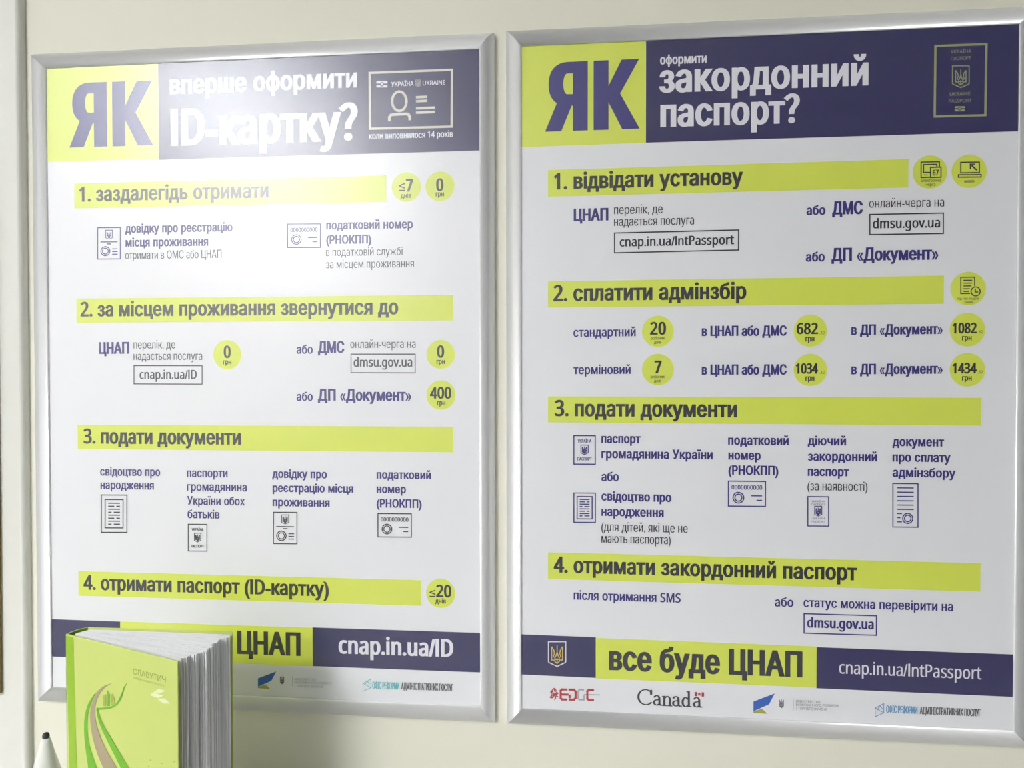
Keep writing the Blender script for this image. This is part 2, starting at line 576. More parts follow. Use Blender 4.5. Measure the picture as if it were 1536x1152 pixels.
# pen with an elliptical nib, for the serif wordmark
def nib(sh, name, lines, rx, ry, m, lift=L_TEXT):
    V = []; Fc = []
    c0 = sh.uv(*lines[0][0]); c1 = sh.uv(lines[0][0][0] + 1, lines[0][0][1])
    k = c1[0] - c0[0]
    E = [(math.cos(2 * math.pi * i / 10) * rx * k, math.sin(2 * math.pi * i / 10) * ry * k) for i in range(10)]
    for pts in lines:
        P = [sh.uv(*q) for q in pts]
        for a, b in zip(P[:-1], P[1:]):
            Q = [Vector((a[0] + e[0], a[1] + e[1])) for e in E] + [Vector((b[0] + e[0], b[1] + e[1])) for e in E]
            h = geometry.convex_hull_2d(Q)
            n0 = len(V)
            V += [(*Q[i], len(Fc) * 6e-7) for i in h]
            Fc.append(tuple(range(n0, n0 + len(h))))
    return sh.flat(name, V, Fc, m, lift)
def wordmark_canada(sh, xl, xr, yl, yr, cap):
    W = xr - xl
    def P(u, v):        # u 0..1 along the word, v in cap heights up
        return (xl + u * W, yl + (yr - yl) * u - v * cap)
    def ar(cu, cv, ru, rv, a0, a1, n=12):
        return [P(cu + ru * math.cos(math.radians(a0 + (a1 - a0) * i / n)), cv + rv * math.sin(math.radians(a0 + (a1 - a0) * i / n))) for i in range(n + 1)]
    L = []
    L.append(ar(.115, .5, .11, .49, 48, 318, 18))
    L.append([P(.195, .97), P(.195, .7)])
    def a_(u):
        L.append(ar(u + .045, .47, .038, .17, 160, 0, 8) + [P(u + .085, .1), P(u + .1, .02), P(u + .125, .04)])
        L.append(ar(u + .045, .19, .042, .17, 80, 290, 10) + [P(u + .085, .12)])
        L.append([P(u + .05, .36), P(u + .085, .42)])
    def n_(u):
        L.append([P(u, .6), P(u + .022, .62), P(u + .022, .02)])
        L.append([P(u, .01), P(u + .05, .01)])
        L.append([P(u + .022, .48)] + ar(u + .068, .45, .036, .17, 130, 0, 6) + [P(u + .104, .02)])
        L.append([P(u + .08, .01), P(u + .13, .01)])
    a_(.235); n_(.37); a_(.52)
    u = .66
    L.append(ar(u + .05, .3, .045, .3, 60, 300, 12))
    L.append([P(u + .075, .98), P(u + .098, 1.0), P(u + .098, .03), P(u + .125, .03)])
    L.append([P(u + .07, .56), P(u + .095, .48)]); L.append([P(u + .07, .04), P(u + .095, .12)])
    a_(.83)
    nib(sh, 'logo_lettering', L, 1.7 * cap / 24, .8 * cap / 24, M_BLACK)
    f0, f1 = .845, .985
    q = lambda u0, u1, v0, v1: [P(u0, v0), P(u1, v0), P(u1, v1), P(u0, v1)]
    t = (f1 - f0)
    sh.quad('flag_mark', q(f0, f0 + t * .26, .72, 1.0), M_RED, L_TEXT)
    sh.quad('flag_mark', q(f1 - t * .26, f1, .72, 1.0), M_RED, L_TEXT)
    c = ((f0 + f1) / 2, .865)
    leaf = []
    for i in range(10):
        r_ = (.13 if i % 2 == 0 else .06)
        a = math.pi / 2 + i * math.pi / 5
        leaf.append(P(c[0] + r_ * math.cos(a) * cap / W, c[1] + r_ * math.sin(a)))
    sh.quad('flag_mark', leaf, M_RED, L_TEXT)
def logo_edge(sh, x, y, k, s):
    """x,y top-left px of the letters block; k scale"""
    q = lambda a, b: (x + a * k, y + b * k + s * a * k)
    # tangled leaf cluster: short crossing strokes
    rnd = random.Random(3)
    L = []
    for i in range(30):
        cx, cy = rnd.uniform(-15, -4), rnd.uniform(1, 16)
        a = rnd.choice([0, .8, 1.6, 2.4]) + rnd.uniform(-.2, .2)
        l = rnd.uniform(1.6, 3)
        L.append(([q(cx - l * math.cos(a), cy - l * math.sin(a)), q(cx + l * math.cos(a), cy + l * math.sin(a))], False))
    sh.strokes('logo', L, 1.2 * k, M_RED)
    sh.strokes('logo_lettering', [([q(11, 1), q(3, 1), q(1, 3), q(1, 14), q(3, 16), q(11, 16)], False), ([q(1, 8.5), q(13, 8.5)], False)], 3.2 * k, M_RED)
    sh.strokes('logo_lettering', [([q(13, 1), q(21, 1), q(23.5, 4), q(23.5, 13), q(21, 16), q(13, 16)], False), ([q(14.5, 8.5), q(14.5, 14)], False)], 3.2 * k, M_RED)
    sh.strokes('logo_lettering', [([q(36, 1), q(29, 1), q(27, 3), q(27, 14), q(29, 16), q(36, 16), q(36, 9)], False)], 1.9 * k, M_LGREY)
    sh.strokes('logo_lettering', [([q(51, 1), q(43, 1), q(41, 3), q(41, 14), q(43, 16), q(51, 16)], False)], 3.2 * k, M_RED)
    sh.strokes('logo_lettering', [([q(36, 8), q(60, 8)], False)], 1.6 * k, M_LGREY)
def logo_flag(sh, x, y, k):
    q = lambda a, b: (x + a * k, y + b * k)
    sh.quad('logo', [q(0, 12.2), q(32, 0), q(23.4, 16.4), q(0, 26.8)], M_BLUE, L_TEXT)
    sh.quad('logo', [q(0, 26.8), q(13, 22.9), q(20.8, 30.4), q(0, 29.4)], M_OCHRE, L_TEXT)
    shield(sh, x + 37 * k, y + 6 * k, x + 47 * k, y + 24 * k, M_GREY, M_GREY, .9 * k, frame=False)
    sh.strokes('logo', [([q(60, 8), q(60, 26)], False)], .5 * k, M_LGREY)
def logo_reform(sh, x, y, k, m):
    q = lambda a, b: (x + a * k, y + b * k)
    sh.strokes('logo', [([q(0, 20), q(0, 7), q(13, 0), q(13, 14)], True), ([q(0, 7), q(13, 14)], False), ([q(3, 9), q(8, 4), q(11, 8)], False)], 1.0 * k, m)

# pictograms (px coordinates; s = slope of the local horizontals)
def icon_certificate(sh, x0, y0, x1, y1, s, m, w=1.5):
    W, H = x1 - x0, y1 - y0
    L = [(qrect(x0, y0, x1, y1, 0), True), (qrect(x0 + W * .15, y0 + H * .12, x1 - W * .15, y1 - H * .12, 0), True)]
    for i in range(8):
        y = y0 + H * (.22 + .08 * i)
        a, b = x0 + W * .27, x1 - W * .27
        if i % 4 == 0 or i % 4 == 2:
            L.append(([(a, y), (b, y)], False))
        elif i % 4 == 1:
            L += [([(a, y), (a + W * .24, y)], False), ([(b - W * .14, y), (b, y)], False)]
        else:
            L += [([(a, y), (a + W * .13, y)], False), ([(b - W * .24, y), (b, y)], False)]
    sh.strokes('pictogram', skew(L, (x0 + x1) / 2, s), w, m)
def icon_passport(sh, x0, y0, x1, y1, s, m, top, bot, w=1.5, cap=4.2, weight='semi', m2=None):
    W, H = x1 - x0, y1 - y0
    sh.strokes('pictogram', skew([(qrect(x0, y0, x1, y1), True)], (x0 + x1) / 2, s), w, m)
    shield(sh, x0 + W * .33, y0 + H * .33, x1 - W * .33, y0 + H * .66, m2 or m, m2 or m, w * .75)
    for i, t_ in enumerate(top):
        sh.text(t_, x0 + W * .18, y0 + H * (.24 if len(top) == 1 else .19 + .11 * i), x1 - W * .18, y0 + H * (.24 if len(top) == 1 else .19 + .11 * i), cap, weight, m)
    for i, t_ in enumerate(bot):
        yy = y0 + H * (.87 if len(bot) == 1 else .77 + .11 * i)
        sh.text(t_, x0 + W * .16, yy, x1 - W * .16, yy, cap, weight, m)
def icon_form(sh, x0, y0, x1, y1, s, m, w=1.5):
    W, H = x1 - x0, y1 - y0
    cx, cy = x0 + W * .34, y0 + H * .75
    L = [(qrect(x0, y0, x1, y1), True), ([(x0 + W * .12, y0 + H * .455), (x1 - W * .12, y0 + H * .455)], False), ([(x0 + W * .4, y0 + H * .52), (x0 + W * .6, y0 + H * .52)], False),
         (circ(cx, cy, W * .2), True), (circ(cx, cy, W * .13), True)]
    for i in range(3):
        y = y0 + H * (.68 + .085 * i)
        L.append(([(x0 + W * .64, y), (x1 - W * .12, y)], False))
    sh.strokes('pictogram', skew(L, (x0 + x1) / 2, s), w, m)
    shield(sh, x0 + W * .35, y0 + H * .08, x0 + W * .65, y0 + H * .37, m, m, w * .7)
def icon_card(sh, x0, y0, x1, y1, s, m, w=1.5):
    W, H = x1 - x0, y1 - y0
    cx, cy = x0 + W * .27, y0 + H * .66
    L = [(qrect(x0, y0, x1, y1), True), (circ(cx, cy, W * .145), True), (circ(cx, cy, W * .095), True),
         ([(x0 + W * .62, y0 + H * .58), (x1 - W * .09, y0 + H * .58)], False), ([(x0 + W * .76, y0 + H * .76), (x1 - W * .09, y0 + H * .76)], False)]
    sh.strokes('pictogram', skew(L, (x0 + x1) / 2, s), w, m)
    sh.text('0000000000', x0 + W * .085, y0 + H * .335 - s * W * .4, x1 - W * .085, y0 + H * .335 + s * W * .4, H * .18, 'semi', m)
def icon_receipt(sh, x0, y0, x1, y1, s, m, w=1.6):
    W, H = x1 - x0, y1 - y0
    L = [(qrect(x0, y0, x1, y1), True)]
    for i in range(6):
        y = y0 + H * (.1 + .0985 * i)
        L.append(([(x0 + W * .17, y), (x1 - W * .17, y)], False))
    for i, q in enumerate((.36, .3, .36)):
        y = y0 + H * (.69 + .095 * i)
        L.append(([(x0 + W * .17, y), (x0 + W * q, y)], False))
    cx, cy = x0 + W * .59, y0 + H * .8
    L += [(circ(cx, cy, W * .2), True), (circ(cx, cy, W * .13), True)]
    sh.strokes('pictogram', skew(L, (x0 + x1) / 2, s), w, m)
def chip(sh, cx, cy, w, h, m, mb):
    sh.quad('emblem', [(cx - w / 2, cy - h / 2), (cx + w / 2, cy - h / 2), (cx + w / 2, cy - h * .12), (cx - w / 2, cy - h * .12)], m, L_TEXT)
    sh.quad('emblem', [(cx - w / 2, cy + h * .12), (cx + w / 2, cy + h * .12), (cx + w / 2, cy + h / 2), (cx - w / 2, cy + h / 2)], m, L_TEXT)
    sh.disc('emblem', cx, cy, h * .34, mb, L_TOP)
    sh.disc('emblem', cx, cy, h * .2, m, L_TOP + .0001)

def badge(sh, cx, cy, r):
    sh.disc('price_badge', cx, cy, r, M_LIME)

# ------------------------------------------------------------------ framed poster body
FW, FH = 0.0185, 0.011
FPROF = [(0, 0), (0, .0065), (.0012, .0088), (.0035, .0105), (.0065, .0114), (.0095, .0114), (.0125, .0106), (.0155, .0090), (.0176, .0072), (FW, .0058), (FW, .0036)]
def poster_body(x0, x1, y0, y1, label):
    """inner opening in wall frame; returns (root, sheet)"""
    root = empty('framed_poster', w3((x0 + x1) / 2, y0 - FW, WALLZ))
    tag(root, label, 'poster', 'two framed information posters')
    ox0, ox1, oy0, oy1 = x0 - FW, x1 + FW, y0 - FW, y1 + FW
    n = len(FPROF)
    for side in range(4):
        v = []
        for end in (0, 1):
            for (u, h) in FPROF:
                if side == 0:   # top
                    p = ((ox0 + u) if end == 0 else (ox1 - u), oy1 - u)
                elif side == 1:  # right
                    p = (ox1 - u, (oy1 - u) if end == 0 else (oy0 + u))
                elif side == 2:
                    p = ((ox1 - u) if end == 0 else (ox0 + u), oy0 + u)
                else:
                    p = (ox0 + u, (oy0 + u) if end == 0 else (oy1 - u))
                v.append(w3(p[0], p[1], WALLZ + h))
        f = []
        for i in range(n - 1):
            f.append((i, i + 1, n + i + 1, n + i))
        f.append((n - 1, 0, n, 2 * n - 1))
        f.append(tuple(range(n))); f.append(tuple(reversed(range(n, 2 * n))))
        # tiny gap at the mitres
        o = obj('frame_rail', v, f, M_ALU, root, smooth=False)
        for p in o.data.polygons[:n - 1]:
            p.use_smooth = True
        o.scale = (0.9992, 1, 1) if side in (0, 2) else (1, 1, 0.9995)
    flatbox(0, 'backing_board', x0 - .01, x1 + .01, y0 - .01, y1 + .01, WALLZ + .0002, -.0006, M_PVC, root)
    sheet = flatbox(0, 'printed_sheet', x0 - .009, x1 + .009, y0 - .009, y1 + .009, -.0005, 0.0, M_PAPER, root)
    cov = obj('clear_cover', [w3(x0 - .0085, y0 - .0085, .0009), w3(x1 + .0085, y0 - .0085, .0009), w3(x1 + .0085, y1 + .0085, .0009), w3(x0 - .0085, y1 + .0085, .0009)],
              [(0, 1, 2, 3)], M_COVER, root)
    return root, sheet
def wall_sheet(parent):
    return Sheet(parent, lambda px, py: onz(px, py, 0.0), lambda x, y, l: w3(x, y, l))

PW, PH = 0.574, 0.8167
rootL, shL = poster_body(0, PW, -PH, 0, 'silver-framed lime and navy poster headed ID-картку, partly hidden by the green book')
RX, RY, RS = 0.62575, 0.00102, 1.00215
rootR, shR = poster_body(RX, RX + PW * RS, RY - PH * RS, RY, 'silver-framed lime and navy poster headed закордонний паспорт, right of the other')

# ---------------------------------------------------------------- LEFT poster print
S = wall_sheet(shL)
S.rect('header_panel', 60, 92, 242, 237.5, 88, 239.5, M_LIME, L_BLOCK)
S.rect('header_panel', 237.7, 80, 239.5, 728, 66, 226, M_NAVY, L_BLOCK)
S.text('ЯК', 107, 221, 226, 218.5, 97, 'black', M_INDIGO, lift=L_TEXT)
S.text('вперше оформити', 255, 141, 535.5, 131.8, 29.5, 'bold', M_WHITE)
S.text('ID-картку?', 256.5, 218.4, 537, 211.4, 57, 'bold', M_WHITE)
S.strokes('pictogram', [([(554.5, 109.5), (678, 104.8), (677.5, 190), (555, 193.2)], True), (circ(599, 152, 10.8, 14.5), True, 3.7),
                        ([(584, 182), (584.3, 176), (586.5, 172.8), (590, 172), (609, 171), (612.5, 172), (614.5, 175), (614.8, 180.5)], False, 3.9),
                        ([(624, 146), (640.7, 145.3)], False, 3.6), ([(624, 152), (640.7, 151.3)], False, 3.6), ([(624, 162.7), (652.5, 161.5)], False, 3.6), ([(624, 169.2), (652.5, 168)], False, 3.6)], 3.3, M_PALE)
chip(S, 573, 126.5, 16.5, 9.5, M_WHITE, M_NAVY)
S.text('УКРАЇНА', 587, 129.8, 620.5, 129.0, 7, 'semi', M_WHITE)
S.text('UKRAINE', 634, 128.2, 668, 127.2, 7, 'semi', M_WHITE)
shield(S, 623.5, 120.2, 631, 130.2, M_LGREY, M_LGREY, .9)
S.text('коли виповнилося 14 років', 553.5, 208.4, 679.5, 206, 9.8, 'semi', M_WHITE)

S.rect('heading_bar', 111.7, 275, 312, 579.5, 263.7, 303.7, M_LIME)
S.text('1. заздалегідь отримати', 119, 302, 403, 297.3, 23, 'bold', M_INK)
badge(S, 609.5, 280.5, 22); badge(S, 660, 279.5, 22)
S.text('≤', 598.5, 287.5, 607.5, 287.5, 17, 'regular', M_INK)
S.text('7', 609, 287.5, 619.8, 287.5, 19, 'bold', M_INK)
S.text('днів', 601, 297.3, 617, 296.7, 7.5, 'semi', M_INK)
S.text('0', 654.3, 286.7, 665.2, 286.7, 19, 'bold', M_INK)
S.text('грн', 653.5, 294.8, 666, 294.5, 8, 'semi', M_INK)
icon_form(S, 146.8, 341.5, 180.6, 388.5, -.01, M_INDIGO, 1.3)
S.text('довідку про реєстрацію', 188, 349, 349, 347.3, 13.5, 'bold', M_INDIGO)
S.text('місця проживання', 188.5, 369.8, 312.5, 369, 13.5, 'bold', M_INDIGO)
S.text('отримати в ОМС або ЦНАП', 188, 388.5, 332.5, 387, 12.2, 'light', M_GREY)
icon_card(S, 431.5, 336, 480.6, 371.3, -.004, M_INDIGO, 1.3)
S.text('податковий номер', 489.5, 344, 619.5, 342.8, 13.5, 'bold', M_INDIGO)
S.text('(РНОКПП)', 489.5, 365.8, 557, 365.4, 13.2, 'bold', M_INDIGO)
S.text('в податковій службі', 489, 384, 604, 382.8, 12.3, 'light', M_GREY)
S.text('за місцем проживання', 489, 402.3, 621, 401, 12.3, 'light', M_GREY)

S.rect('heading_bar', 114.8, 447.6, 483.7, 679.8, 442.7, 481.2, M_LIME)
S.text('2. за місцем проживання звернутися до', 121, 474.5, 597.5, 472, 23, 'bold', M_INK)
S.text('ЦНАП', 148.5, 531, 194, 530.5, 17.8, 'bold', M_INDIGO)
S.text('перелік, де', 200.5, 522.8, 263, 522.6, 12.4, 'light', M_GREY)
S.text('надається послуга', 200.5, 540, 303.5, 539.8, 12.4, 'light', M_GREY)
S.strokes('outline_box', [([(201.2, 548.5), (303.3, 548.7), (303.3, 576.2), (201.2, 575.8)], True)], 1.3, M_INK)
S.text('cnap.in.ua/ID', 209.5, 568.4, 295.5, 568.4, 13.6, 'semi', M_GREY)
for (x, y, num) in ((341, 532, '0'), (661, 531.5, '0')):
    badge(S, x, y, 21.5)
    S.text(num, x - 5.3, y + 5, x + 5.3, y + 5, 18.5, 'bold', M_INK)
    S.text('грн', x - 6.2, y + 14.6, x + 6.2, y + 14.6, 8, 'semi', M_INK)
S.text('або', 445, 530.6, 469.3, 530.5, 13.6, 'semi', M_INDIGO)
S.text('ДМС', 477, 529.6, 516.7, 529.3, 18, 'bold', M_INDIGO)
S.text('онлайн-черга на', 525.5, 522, 623.5, 521.8, 12.4, 'light', M_GREY)
S.strokes('outline_box', [([(526.6, 531.2), (622.8, 531.2), (622.8, 559.3), (526.6, 559)], True)], 1.4, M_INK)
S.text('dmsu.gov.ua', 530.5, 550, 618.5, 550, 13.8, 'semi', M_GREY)
S.text('або', 445, 601.2, 469.3, 601.2, 13.6, 'semi', M_INDIGO)
S.text('ДП «Документ»', 477, 601.2, 617.5, 601.2, 17.8, 'bold', M_INDIGO)
badge(S, 661.5, 592.5, 22)
S.text('400', 645, 598, 677, 598, 17.5, 'bold', M_INK)
S.text('грн', 655.8, 608, 668, 608, 8, 'semi', M_INK)

S.rect('heading_bar', 116.8, 637.6, 673.8, 679.8, 639.6, 678.2, M_LIME)
S.text('3. подати документи', 125.5, 665.3, 361.5, 667, 23, 'bold', M_INK)
for t_, a, b, c, d in (('свідоцтво про', 150.5, 713.4, 240.5, 714), ('народження', 151, 733.5, 231, 734.3), ('паспорти', 280.5, 715.5, 341.5, 716),
                       ('громадянина', 280.5, 736, 370.5, 737), ('України обох', 281, 757, 367.5, 758), ('батьків', 281.5, 777.2, 329.5, 777.8),
                       ('довідку про', 408.5, 716.8, 490.5, 717.5), ('реєстрацію місця', 409, 738, 530, 739), ('проживання', 409, 759.2, 494.5, 760.2),
                       ('податковий', 565, 718, 646.5, 718.7), ('номер', 565, 739.5, 609, 740), ('(РНОКПП)', 565, 761.2, 632.5, 762)):
    S.text(t_, a, b, c, d, 13, 'bold' if a > 400 else 'semi', M_INDIGO)
icon_certificate(S, 152, 742.5, 190.5, 798.5, .006, M_INK, 1.5)
icon_passport(S, 282.5, 786.5, 310.5, 826.5, .01, M_INK, ['УКРАЇНА'], ['ПАСПОРТ'], 1.4)
icon_form(S, 410.2, 768.5, 445.5, 815.5, .01, M_INK, 1.4)
icon_card(S, 567, 770.5, 617, 805.5, .008, M_INK, 1.5)

S.rect('heading_bar', 117.8, 857, 893.7, 632, 870, 908.4, M_LIME)
S.text('4. отримати паспорт (ID-картку)', 125.5, 884.8, 493.5, 894.2, 22.8, 'bold', M_INK)
badge(S, 661, 889.8, 22)
S.text('≤', 644.3, 896, 653.3, 896, 15, 'regular', M_INK)
S.text('20', 654.3, 895.5, 677, 896, 18.5, 'bold', M_INK)
S.text('днів', 653, 904.8, 669, 905.2, 7.5, 'semi', M_INK)

S.rect('footer_panel', 70, 928.3, 984.6, 180.5, 932.4, 988.2, M_NAVY, L_BLOCK)
S.rect('footer_panel', 180.5, 932.4, 988.2, 469, 941.3, 999.4, M_LIME, L_BLOCK)
S.rect('footer_panel', 469, 941.3, 999.4, 730, 949.3, 1008.7, M_NAVY, L_BLOCK)
shield(S, 119, 944, 142, 977, M_WHITE, M_GOLD, 1.3)
S.text('все буде', 199, 978, 342, 982, 29, 'bold', M_INK)
S.text('ЦНАП', 356, 981, 451, 983.6, 35, 'bold', M_INK)
S.text('cnap.in.ua/ID', 508, 980.6, 680, 985, 26.5, 'bold', M_WHITE)
logo_edge(S, 128, 998, .88, .02)
wordmark_canada(S, 228, 318, 1021, 1024, 20)
logo_flag(S, 387, 1007, .86)
for i, (t_, xe_) in enumerate((('МІНІСТЕРСТВО', 474), ('ЕКОНОМІЧНОГО РОЗВИТКУ', 498), ('І ТОРГІВЛІ УКРАЇНИ', 484))):
    S.text(t_, 442, 1020.3 + 5.2 * i, xe_, 1021.2 + 5.2 * i, 3.4, 'light', M_LGREY)
logo_reform(S, 544.5, 1018.5, .92, M_TEAL)
S.text('ОФІС РЕФОРМИ', 558.5, 1033, 599, 1034, 10.5, 'light', M_TEAL)
S.text('АДМІНІСТРАТИВНИХ ПОСЛУГ', 602, 1034, 680, 1036.3, 10.5, 'light', M_GREY)

# ---------------------------------------------------------------- RIGHT poster print
S = wall_sheet(shR)
S.rect('header_panel', 772, 62, 221.6, 968.3, 56, 214, M_LIME, L_BLOCK)
S.rect('header_panel', 969, 50, 213.8, 1534, 26, 197, M_NAVY, L_BLOCK)
S.text('ЯК', 820.5, 197.6, 955, 193.2, 104, 'black', M_INDIGO)
S.text('оформити', 990, 96.7, 1060, 94.5, 14.5, 'semi', M_WHITE)
S.text('закордонний', 989, 139.5, 1302.5, 128.3, 45, 'bold', M_WHITE)
S.text('паспорт?', 990.5, 190.5, 1199.5, 185, 44.5, 'bold', M_WHITE)
S.strokes('pictogram', [([(1403, 69.2), (1479.5, 66.2), (1477.8, 172.8), (1401.8, 175)], True)], 3.4, M_OLIVE)
S.text('УКРАЇНА', 1426, 80.3, 1456.5, 79.3, 5.2, 'regular', M_OLIVE)
S.text('ПАСПОРТ', 1426, 90.6, 1456.5, 89.6, 5.2, 'regular', M_OLIVE)
shield(S, 1428.5, 99, 1453.5, 131.5, M_OLIVE, M_OLIVE, 1.6)
S.text('UKRAINE', 1424.5, 143.8, 1455.5, 143.2, 5.2, 'regular', M_OLIVE)
S.text('PASSPORT', 1423, 154.2, 1457, 153.4, 5.2, 'regular', M_OLIVE)
chip(S, 1439.5, 163.3, 15, 7.6, M_OLIVE, M_NAVY)

S.rect('heading_bar', 822, 255.8, 295.4, 1362.5, 238, 281, M_LIME)
S.text('1. відвідати установу', 831, 284.4, 1114, 276.8, 25.2, 'bold', M_INK)
badge(S, 1394.7, 258, 25.5); badge(S, 1453.6, 257, 25.8)
S.strokes('pictogram', [([(1395.5, 266), (1381.5, 266.4), (1381.5, 243.2), (1408.8, 242.8), (1408.8, 250)], False), ([(1395.5, 258.7), (1385, 258.9), (1385, 247), (1405, 246.6), (1405, 250)], False),
                        ([(1395.7, 251.2), (1411.3, 250.8), (1411.3, 266), (1395.7, 266.3)], True), ([(1384, 262.6), (1391.5, 262.5)], False, 1.2)], 1.8, M_INK)
S.text('67', 1398.7, 263.2, 1408, 263.2, 8.6, 'semi', M_INK)
S.text('електронна', 1381, 273, 1411, 272.7, 4.6, 'regular', M_INK)
S.text('черга', 1388.5, 279, 1403, 278.8, 4.6, 'regular', M_INK)
S.strokes('pictogram', [([(1441, 243.6), (1468.8, 243.2), (1468.8, 259), (1441, 259.4)], True), ([(1437.5, 262.3), (1471.5, 262), (1471.5, 265.6), (1437.5, 265.9)], True),
                        ([(1465, 255.3), (1457, 248)], False, 2.2), ([(1455.3, 254), (1455.3, 246.3), (1462.3, 246.3)], False)], 1.8, M_INK)
S.text('онлайн', 1446, 274, 1462.5, 273.8, 4.8, 'regular', M_INK)
S.text('ЦНАП', 860.5, 332, 912.5, 330.6, 18.8, 'bold', M_INDIGO)
S.text('перелік, де', 921, 321.3, 994, 319.8, 13.6, 'light', M_INK)
S.text('надається послуга', 921, 339, 1041, 336.6, 13.6, 'light', M_INK)
S.strokes('outline_box', [([(921.8, 349.6), (1107.8, 345), (1107.8, 375), (921.8, 379.3)], True)], 1.8, M_INK)
S.text('cnap.in.ua/IntPassport', 929.5, 370.2, 1101, 366.2, 14.2, 'semi', M_INK)
S.text('або', 1209.5, 322.6, 1238, 322.2, 14.8, 'bold', M_INDIGO)
S.text('ДМС', 1248, 321.9, 1294, 321.3, 20, 'bold', M_INDIGO)
S.text('онлайн-черга на', 1303.5, 311.3, 1416, 310, 13.6, 'light', M_INK)
S.strokes('outline_box', [([(1304.6, 321.8), (1414.8, 319.7), (1414.8, 350.3), (1304.6, 352)], True)], 1.8, M_INK)
S.text('dmsu.gov.ua', 1309, 342.6, 1410, 341.2, 14.8, 'semi', M_INK)
S.text('або', 1208.5, 392.5, 1237, 392, 14.8, 'bold', M_INDIGO)
S.text('ДП «Документ»', 1247, 391.8, 1408, 389.6, 20, 'bold', M_INDIGO)

S.rect('heading_bar', 822, 422.4, 461.4, 1415.7, 413, 455.7, M_LIME)
S.text('2. сплатити адмінзбір', 830, 452.2, 1119.5, 448, 25, 'bold', M_INK)
badge(S, 1452.2, 433, 26)
S.strokes('pictogram', [([(1455, 440.2), (1441, 440.4), (1441, 416), (1461.8, 415.8), (1461.8, 429)], False), ([(1445, 420.5), (1458, 420.4)], False), ([(1445, 424.8), (1458, 424.7)], False),
                        ([(1445, 429), (1457, 428.9)], False), ([(1445, 433.2), (1454.5, 433.1)], False), ([(1445, 437.2), (1453.5, 437.1)], False),
                        (circ(1463.2, 437.2, 6.8), True), ([(1462.7, 433), (1462.7, 438), (1467, 438)], False)], 1.6, M_INK)
S.text('під час подачі', 1436, 449.6, 1468, 449.4, 3.8, 'regular', M_INK)
S.text('заяви', 1446, 455, 1458.5, 454.9, 3.8, 'regular', M_INK)
for (yl, nm, xr_, num, dnum, p1, p2) in ((505.4, 'стандартний', 953.5, '20', 12, '682', '1082'), (561.6, 'терміновий', 946, '7', 5.4, '1034', '1434')):
    dy = yl - 505.4
    S.text(nm, 860, yl, xr_, yl - 1.1, 14, 'semi', M_INDIGO)
    badge(S, 986.8, 497 + dy * 1.02, 23.7)
    S.text(num, 987 - dnum, 502 + dy * 1.03, 987 + dnum, 502 + dy * 1.03, 19, 'bold', M_INK)
    S.text('робочих', 976, 509.5 + dy * 1.03, 997, 509.3 + dy * 1.03, 4.8, 'regular', M_INK)
    S.text('днів', 981, 515.5 + dy * 1.03, 991.5, 515.4 + dy * 1.03, 4.8, 'regular', M_INK)
    S.text('в ЦНАП або ДМС', 1052.5, 504 + dy * 1.035, 1180, 503.7 + dy * 1.035, 15.5, 'bold', M_INDIGO)
    badge(S, 1215.4, 496 + dy * 1.05, 24.6)
    four = len(p1) == 4
    S.text(p1, 1193.5 if four else 1194.8, 501.2 + dy * 1.055, 1227, 501.2 + dy * 1.055, 15.5 if four else 16.7, 'bold', M_INK)
    S.text('.32', 1229, 501.4 + dy * 1.055, 1236.8, 501.4 + dy * 1.055, 4.4, 'regular', M_INK)
    S.text('грн', 1208, 512.3 + dy * 1.05, 1221.5, 512.2 + dy * 1.05, 8.8, 'semi', M_INK)
    S.text('в ДП «Документ»', 1276.7, 503 + dy * 1.05, 1414.3, 500.6 + dy * 1.06, 15.8, 'bold', M_INDIGO)
    badge(S, 1451, 494.5 + dy * 1.07, 26)
    S.text(p2, 1428.5, 500.2 + dy * 1.07, 1465, 499.8 + dy * 1.07, 15.7, 'bold', M_INK)
    S.text('.32', 1466.5, 500 + dy * 1.07, 1474, 500 + dy * 1.07, 4.4, 'regular', M_INK)
    S.text('грн', 1442.8, 510.8 + dy * 1.07, 1457.3, 510.6 + dy * 1.07, 8.8, 'semi', M_INK)

